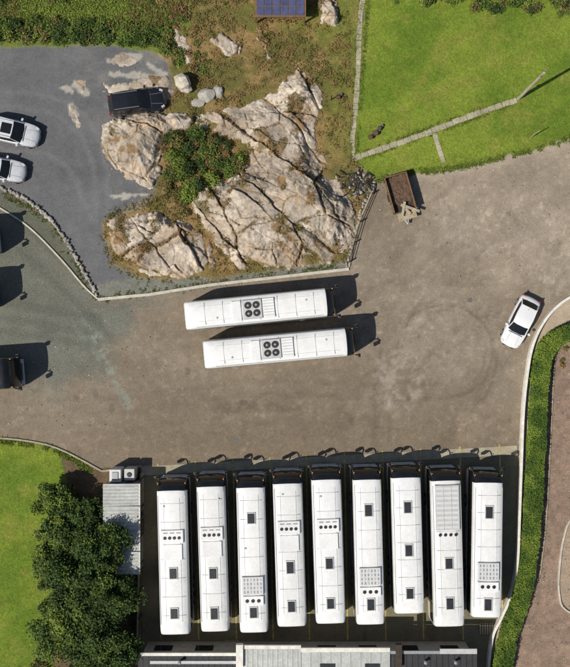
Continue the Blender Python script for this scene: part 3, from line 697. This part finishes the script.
# tipping trailer
x, y, _ = W(399, 196); e = empty("farm_trailer", (x, y, 0), math.radians(106))
b = MB(); tl, tw = 2.9, 1.75
b.box((.1, 0, .55), (tl, tw, .1), M_dwood)
for s_ in (-1, 1): b.box((.1, s_*(tw/2), .85), (tl, .07, .55), M_wood2)
b.box((.1+tl/2, 0, .85), (.07, tw-.08, .55), M_wood2)
for x_ in (-1.3, -.5, .4, 1.3):
    for s_ in (-1, 1): b.box((x_, s_*(tw/2+.05), .82), (.08, .05, .6), M_dwood)
b.obj("bed", e, bevel=.01)
b = MB()
for i in range(60): rockmesh(b, (rr.uniform(-.6, 1.45), rr.uniform(-.75, .75), .62), rr.uniform(.12, .28), M_soil, 900+i, .5, 1)
b.box((.4, 0, .64), (2.1, 1.6, .1), M_soil)
b.obj("soil_load", e)
b = MB()
b.box((-1.25, -.1, .80), (1.1, .22, .05), M_wood, rz=.5); b.box((-1.25, -.45, .84), (1.6, .22, .05), M_wood, rz=.95); b.box((-1.2, .1, .9), (1.2, .2, .05), M_pave, rz=-.45); b.box((-1.75, -.1, .62), (.6, 1.5, .06), M_wood)
b.obj("planks", e, bevel=.008)
b = MB()
for s_ in (-1, 1): b.cyl((0, s_*.7, .32), (0, s_*.95, .32), .32, .32, M_rubber, 18)
b.cyl((0, -.9, .32), (0, .9, .32), .05, .05, M_grey, 8); b.cyl((-1.4, .4, .5), (-2.4, 0, .45), .05, .05, M_grey, 8); b.cyl((-1.4, -.4, .5), (-2.4, 0, .45), .05, .05, M_grey, 8); b.cyl((-2.3, 0, .45), (-2.3, 0, 0), .03, .03, M_grey, 8)
b.obj("chassis", e)
# blue panelled shelter at the top
a = W(255, -14, 1.6); c = W(306, 17, 1.6); cx_, cy_ = (a[0]+c[0])/2, (a[1]+c[1])/2; wx, wy = abs(a[0]-c[0]), abs(a[1]-c[1])
e = empty("solar_panel_shelter"); b = MB()
for s_ in (-1, 1):
    for t_ in (-1, 1): b.box((cx_+s_*(wx/2-.1), cy_+t_*(wy/2-.1), .75), (.12, .12, 1.5), M_wood2)
b.box((cx_, cy_+.2, .7), (wx-.3, wy-.6, 1.4), M_dwood)
b.obj("posts", e)
b = MB(); b.box((cx_, cy_, 1.54), (wx, wy, .08), M_wood2)
for i in range(6):
    for j in range(3): b.box((cx_-wx/2+.12+(i+.5)*(wx-.24)/6, cy_-wy/2+.12+(j+.5)*(wy-.24)/3, 1.6), ((wx-.24)/6-.06, (wy-.24)/3-.06, .05), M_blue)
b.obj("panel_roof", e, bevel=.008)
def planter(u_, v_, s_):
    p = W(u_, v_); b = MB()
    b.cyl((p[0], p[1], 0), (p[0], p[1], .4), .16*s_, .22*s_, M_dwood, 14); b.cyl((p[0], p[1], .4), (p[0], p[1], .43), .24*s_, .24*s_, M_dwood, 14); b.cyl((p[0], p[1], .43), (p[0], p[1], .44), .2*s_, .2*s_, M_soil, 14)
    b.cyl((p[0]+.3*s_, p[1]+.3*s_, 0), (p[0]+.3*s_, p[1]+.3*s_, .3), .13*s_, .16*s_, M_manh, 12)
    b.obj("garden_planter")
planter(375, 134, 1.0); planter(370, 138, .8); planter(379, 129, .7); planter(338, 98, .7)
# poles
p = W(518, 99); e = empty("utility_pole", (p[0], p[1], 0)); b = MB(); b.cyl((0, 0, 0), (0, 0, 7.0), .14, .10, M_pave, 14)
b.box((0, 0, 6.6), (.8, .09, .1), M_wood2, rz=1.0)
for s_ in (-1, 1): b.cyl((s_*.2, s_*.3, 6.65), (s_*.2, s_*.3, 6.82), .05, .04, M_grey, 8)
b.obj("pole", e); b = MB(); b.box((.02, .1, 2.4), (.2, .12, .35), M_grey); b.cyl((0, .12, 0), (0, .12, 2.3), .03, .03, M_grey, 6); b.obj("fuse_box", e)
p = W(530, 138); b = MB(); b.cyl((p[0], p[1], 0), (p[0], p[1], 1.9), .045, .04, M_wood, 8); b.box((p[0], p[1], 1.85), (.6, .05, .05), M_wood, rz=.5); b.obj("clothes_post")
p = W(331, 100); b = MB(); b.cyl((p[0], p[1], 0), (p[0], p[1], 1.2), .05, .05, M_dwood, 8); b.box((p[0], p[1], 1.2), (.12, .12, .04), M_dwood); b.obj("wooden_post")
def fence(name, pts, hgt=1.0, sp=1.6):
    b = MB(); P = smooth(pts, sp*S); Wp = [W(*q_) for q_ in P]
    for w_ in Wp: b.box((w_[0], w_[1], hgt/2), (.09, .09, hgt), M_dwood)
    for i in range(len(Wp)-1):
        for z_ in (.45, .85): b.cyl((Wp[i][0], Wp[i][1], z_*hgt), (Wp[i+1][0], Wp[i+1][1], z_*hgt), .03, .03, M_dwood, 5)
    return b.obj(name)
fence("wooden_fence", [(349, 262), (354, 243), (360, 222), (372, 194)], .8)
fence("wooden_fence", [(144, 476), (143, 560), (141, 640)], 1.5, 2.0)

# ================================================================= VEGETATION
def colvar(n, base, var=.3, alt=None, altp=.2):
    c = np.tile(base, (n, 1))*rng.uniform(1-var, 1+var, (n, 1))
    return c
G_dark = lin(64, 82, 38); G_mid = lin(88, 106, 46); G_lite = lin(122, 138, 58); G_ol = lin(116, 110, 60); G_br = lin(142, 114, 74)
def clump_pts(c, r, hgt, n):
    d = rng.normal(size=(n, 3)); d /= np.linalg.norm(d, axis=1)[:, None]; d[:, 2] = np.abs(d[:, 2])*1.0
    rad = rng.uniform(.5, 1.15, (n, 1)); return np.array(c)+d*rad*np.array([r, r, hgt])
def shrubmass(name, centers, lsize, n_per, basecols, core=True):
    P = []; C = []; b = MB()
    for i, (x, y, z, r, hg) in enumerate(centers):
        n = int(n_per*r*r)+30; P.append(clump_pts((x, y, z), r, hg, n)); C.append(colvar(n, basecols[rng.integers(len(basecols))]*rng.uniform(.75, 1.25), .35))
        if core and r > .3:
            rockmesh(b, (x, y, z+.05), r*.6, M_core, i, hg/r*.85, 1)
    o = b.obj(name) if b.v else None
    if o is None: return leaves(name, np.concatenate(P), lsize, np.concatenate(C), None)
    leaves("foliage", np.concatenate(P), lsize, np.concatenate(C), o); return o
def inpoly(poly, n):
    xs = [p[0] for p in poly]; ys = [p[1] for p in poly]; out = np.zeros((0, 2))
    while len(out) < n:
        q_ = np.stack([rng.uniform(min(xs), max(xs), 2*n), rng.uniform(min(ys), max(ys), 2*n)], 1)
        out = np.concatenate([out, q_[sdpoly(poly, q_[:, 0], q_[:, 1]) > 0]])
    return out[:n]
def massin(name, poly, n, r0, r1, hf, lsize, nper, cols, zbase=0.0, onrock=False, core=True):
    cs = []
    for (u_, v_) in inpoly(poly, n):
        r = rng.uniform(r0, r1); x, y, _ = W(u_, v_); z = zbase+(rockz(u_, v_) if onrock else 0); cs.append((x, y, z, r, r*hf*rng.uniform(.7, 1.3)))
    return shrubmass(name, cs, lsize, nper, cols, core)
massin("shrub", [(166, 140), (185, 132), (215, 136), (238, 150), (243, 164), (228, 176), (205, 184), (195, 200), (180, 206), (168, 200), (164, 180), (172, 160)], 70, .2, .65, 1.4, .08, 1100, [G_dark, G_dark*.8, G_mid, G_lite*.9, G_mid, G_ol*.8], .2, True)
massin("heather_scrub", [(164, 135), (200, 130), (246, 150), (240, 172), (200, 190), (200, 215), (186, 216), (166, 206)], 70, .15, .4, .8, .08, 900, [G_ol, G_br*.8, G_br, G_br], .15, True)
massin("bramble_bank", [(-20, 22), (60, 20), (120, 24), (160, 28), (182, 40), (186, 56), (178, 66), (160, 46), (120, 44), (60, 42), (-20, 40)], 200, .18, .55, 1.1, .08, 900, [G_dark, G_mid, G_dark*.8, G_mid, G_ol, G_lite*.8])
massin("bramble_bank", [(155, -5), (178, 0), (200, 30), (212, 70), (200, 76), (186, 60), (175, 30)], 45, .15, .42, .9, .08, 800, [G_ol, G_mid, G_br*.9, G_br*.8])
massin("wild_border", [(380, -30), (640, -30), (640, 18), (575, 16), (500, 12), (440, 6), (385, 4)], 200, .2, .55, 1.1, .08, 800, [G_mid, G_dark, G_ol, G_lite*.9])
massin("wild_border", [(-20, -30), (250, -30), (250, 4), (150, 3), (-20, 6)], 90, .2, .5, .8, .09, 700, [G_mid, G_dark, G_ol])
def tufts(name, poly, n, size, cols, onrock=False, filt=None, h=.12):
    q_ = inpoly(poly, n)
    zz = np.zeros(len(q_))
    x = (q_[:, 0]-CX)/S; y = (CY-q_[:, 1])/S
    if onrock:
        i = np.clip(((y-ry[0])/RS).astype(int), 0, len(ry)-1); j = np.clip(((x-rx[0])/RS).astype(int), 0, len(rx)-1)
        zz = np.maximum(RHd[i, j], 0); dens = np.where(RHd[i, j] > 0.02, veg[i, j, 0], .75)
        cl = fbm(x, y, 1.2, 91, 3); k = rng.random(n) < dens*sst(.35, .6, cl)
        x, y, zz = x[k], y[k], zz[k]
    m_ = len(x)
    base = np.array(cols)[(fbm(x, y, .5, 93, 3)*1.999*len(cols)/2).astype(int) % len(cols)]
    per = 7
    pts = np.repeat(np.stack([x, y, zz+.05], 1), per, 0)+rng.normal(size=(m_*per, 3))*np.array([.09, .09, .0])
    pts[:, 2] += rng.uniform(0, h, m_*per)
    return leaves(name, pts, size, np.repeat(base, per, 0)*rng.uniform(.6, 1.35, (m_*per, 1)), None, up=.2, aspect=2.6)
tufts("scrub_vegetation", [(165, -5), (350, -5), (352, 150), (372, 184), (350, 262), (215, 276), (110, 262), (105, 215), (165, 180), (165, 110), (176, 88), (168, 55)], 13000, .055, [G_ol, G_br, G_ol*.9, G_br*.95, G_ol*.85, G_br*1.05], True, h=.16)
tufts("long_grass", [(-20, -10), (180, -10), (180, 28), (-20, 22)], 2500, .06, [G_mid, G_ol, G_lite])
# ragged grass along lawn edges and paths
def edgetufts(name, pts, n, spread, cols):
    P = np.array(smooth(pts, 3)); k = rng.integers(len(P), size=n); q_ = P[k]+rng.normal(size=(n, 2))*spread
    x = (q_[:, 0]-CX)/S; y = (CY-q_[:, 1])/S; keep = fbm(x, y, 1.5, 111, 3) > .42; x, y = x[keep], y[keep]; m_ = len(x)
    pts_ = np.repeat(np.stack([x, y, np.full(m_, .05)], 1), 6, 0)+rng.normal(size=(m_*6, 3))*np.array([.06, .06, .02])
    base = np.array(cols)[rng.integers(len(cols), size=m_*6)]
    return leaves(name, pts_, .055, base*rng.uniform(.6, 1.3, (m_*6, 1)), None, up=.3, aspect=2.4)
GL = [lin(98, 118, 40), lin(122, 132, 54), lin(86, 104, 38)]
edgetufts("grass_tufts", [(376, 181), (415, 172), (450, 169), (500, 158), (540, 148), (575, 135)], 1300, 1.5, GL)
edgetufts("grass_tufts", [(368, 0), (356, 158)], 500, 1.2, GL); edgetufts("grass_tufts", [(361, 0), (349, 158)], 500, 1.2, GL)
edgetufts("grass_tufts", [(356, 162), (519, 103)], 450, 1.0, GL); edgetufts("grass_tufts", [(356, 155), (519, 95)], 450, 1.0, GL)
edgetufts("grass_tufts", [(0, 441), (40, 446), (60, 452), (90, 470)], 700, 1.5, GL)
edgetufts("grass_tufts", [(0, 192), (45, 218), (74, 258), (96, 296), (150, 292), (280, 274), (345, 265)], 700, 2.0, [G_ol, G_mid, G_dark])
edgetufts("grass_tufts", [(165, 110), (166, 190), (112, 216), (108, 250), (140, 278), (215, 276)], 500, 2.5, [G_ol, G_mid, G_br])
# clipped hedge
def hedge(name, pts, wd, hg, n, cols):
    P = smooth(pts, 5); Wp = np.array([W(*p)[:2] for p in P]); seg = np.linalg.norm(np.diff(Wp, axis=0), axis=1); cum = np.concatenate([[0], np.cumsum(seg)])
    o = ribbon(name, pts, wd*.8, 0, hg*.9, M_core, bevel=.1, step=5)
    s_ = rng.uniform(0, cum[-1], n); i = np.clip(np.searchsorted(cum, s_)-1, 0, len(seg)-1); t = (s_-cum[i])/seg[i]
    p = Wp[i]*(1-t[:, None])+Wp[i+1]*t[:, None]; d = (Wp[i+1]-Wp[i])/seg[i][:, None]; nn = np.stack([-d[:, 1], d[:, 0]], 1)
    face = rng.random(n); wob = (fbm(s_, s_*0, 1.2, 97, 3)-.5)*.25
    off = np.where(face < .5, rng.uniform(-1, 1, n), np.where(face < .75, 1, -1)+rng.normal(0, .07, n))*(wd/2+wob)
    z = np.where(face < .5, hg+rng.normal(0, .04, n)+wob*.4, rng.uniform(0, hg, n)); z -= np.where((face < .5), .12*(np.abs(off)/(wd/2))**4, 0)
    xyz = np.stack([p[:, 0]+nn[:, 0]*off, p[:, 1]+nn[:, 1]*off, z], 1)
    cc = fbm(xyz[:, 0], xyz[:, 1], 1.0, 99, 3); base = cols[0]*(1-sst(.35, .65, cc)[:, None])+cols[1]*sst(.35, .65, cc)[:, None]
    leaves("foliage", xyz, .065, base*rng.uniform(.65, 1.3, (n, 1)), o)
hedge("clipped_hedge", [(620, 326), (578, 331), (556, 337), (543, 352), (538, 378), (535, 430), (531, 500), (526, 560), (516, 604), (505, 640), (496, 690)], 1.2, 1.0, 75000, [lin(80, 104, 40), lin(116, 136, 52)])
# trees
def tree(u_, v_, r, hgt, seed, cols, name="broadleaf_tree", n_cl=130, per=190):
    x, y, _ = W(u_, v_, hgt*.75); e = empty(name, (x, y, 0)); rr = np.random.default_rng(seed)
    b = MB(); b.cyl((0, 0, 0), (.1, .05, hgt*.6), .2, .09, M_bark, 10); P = []; C = []
    for i in range(n_cl):
        d = rr.normal(size=3); d /= np.linalg.norm(d); d[2] = abs(d[2])*.9-.15; rad = rr.uniform(.4, 1.0)*(1+.2*math.sin(3*math.atan2(d[1], d[0])+seed)+.1*math.sin(7*math.atan2(d[1], d[0])+seed*2))
        c = np.array([d[0]*r*rad, d[1]*r*rad, hgt*.6+d[2]*hgt*.38*rad]); cr = rr.uniform(.18, .42)*r/2.2
        if i % 5 == 0: b.cyl((0, 0, hgt*rr.uniform(.25, .5)), tuple(c), .06, .02, M_bark, 6)
        q_ = rng.normal(size=(per, 3))*np.array([.62, .62, .4])*cr*1.15; P.append(q_+c)
        C.append(colvar(per, cols[rr.integers(len(cols))]*rr.uniform(.75, 1.25)*(.8+.35*rad), .35))
    b.obj("trunk", e); leaves("crown", np.concatenate(P), .10, np.concatenate(C), e, up=.5)
T1 = [G_dark, G_dark*.75, G_mid*.9, G_dark*.9]; T2 = [G_mid, G_dark, G_lite*.8]
for i, t in enumerate([(98, 552, 2.1, 5.0, T1), (72, 585, 2.4, 5.5, T1), (112, 600, 1.9, 5.2, T1), (60, 630, 2.3, 5.0, T2), (96, 642, 2.3, 5.6, T1), (62, 532, 1.6, 3.8, T2), (86, 518, 1.4, 3.4, T1), (54, 500, 1.1, 3.0, T2), (116, 655, 1.8, 4.6, T1), (48, 562, 1.2, 3.0, T2), (88, 690, 2.5, 5.5, T1)]):
    tree(t[0], t[1], t[2], t[3], 100+i, t[4])
massin("undergrowth", [(45, 478), (66, 480), (88, 505), (102, 520), (132, 590), (134, 680), (30, 680), (42, 600), (36, 520)], 130, .25, .6, 1.0, .09, 600, [G_dark, G_mid, G_dark*.8, G_ol])
massin("garden_shrubs", [(556, 350), (575, 345), (575, 372), (560, 376)], 8, .12, .28, 1, .07, 900, [G_ol, G_br, G_mid])
massin("weeds", [(338, 168), (372, 176), (372, 196), (352, 200)], 14, .12, .28, .8, .06, 900, [G_ol, G_mid])
# loose stones over yard and bed
b = MB()
for (u_, v_) in np.concatenate([inpoly([(100, 305), (180, 300), (180, 370), (100, 430), (0, 430), (0, 330)], 120), inpoly([(380, 185), (570, 150), (570, 280), (380, 300)], 90), inpoly([(100, 60), (165, 60), (165, 190), (110, 210)], 90), inpoly([(552, 345), (572, 345), (572, 660), (515, 660), (545, 560)], 160)]):
    x, y, _ = W(u_, v_); rockmesh(b, (x, y, .02), rng.uniform(.025, .07), [M_stone, M_stone, M_manh][rng.integers(3)], int(rng.integers(1e6)), .6, 1)
b.obj("loose_stones")

# ================================================================= LIGHT / CAMERA
world = bpy.data.worlds.new("World"); scene.world = world; world.use_nodes = True
nt = world.node_tree; bg = nt.nodes["Background"]; sky = nt.nodes.new("ShaderNodeTexSky"); sky.sky_type = 'NISHITA'; sky.sun_disc = False
el = math.radians(51); sky.sun_elevation = el; sky.sun_rotation = math.radians(240)
nt.links.new(sky.outputs[0], bg.inputs["Color"]); bg.inputs["Strength"].default_value = 0.065
sd = bpy.data.lights.new("sun", 'SUN'); sd.energy = 4.25; sd.angle = math.radians(.5); sd.color = (1, .95, .865)
so = bpy.data.objects.new("sun", sd); scene.collection.objects.link(so); so.location = (-40, -25, 60)
so.rotation_euler = Vector((.866*math.cos(el), .5*math.cos(el), -math.sin(el))).to_track_quat('-Z', 'Y').to_euler()
cd = bpy.data.cameras.new("camera"); cam = bpy.data.objects.new("camera", cd); scene.collection.objects.link(cam)
cam.location = (0, 0, HC); cam.rotation_euler = (0, 0, 0); cd.sensor_fit = 'VERTICAL'; cd.sensor_height = 24; cd.lens = 24*HC/(667/S); cd.clip_end = 3000
scene.camera = cam
scene.view_settings.view_transform = 'Standard'; scene.view_settings.look = 'None'; scene.view_settings.exposure = 0
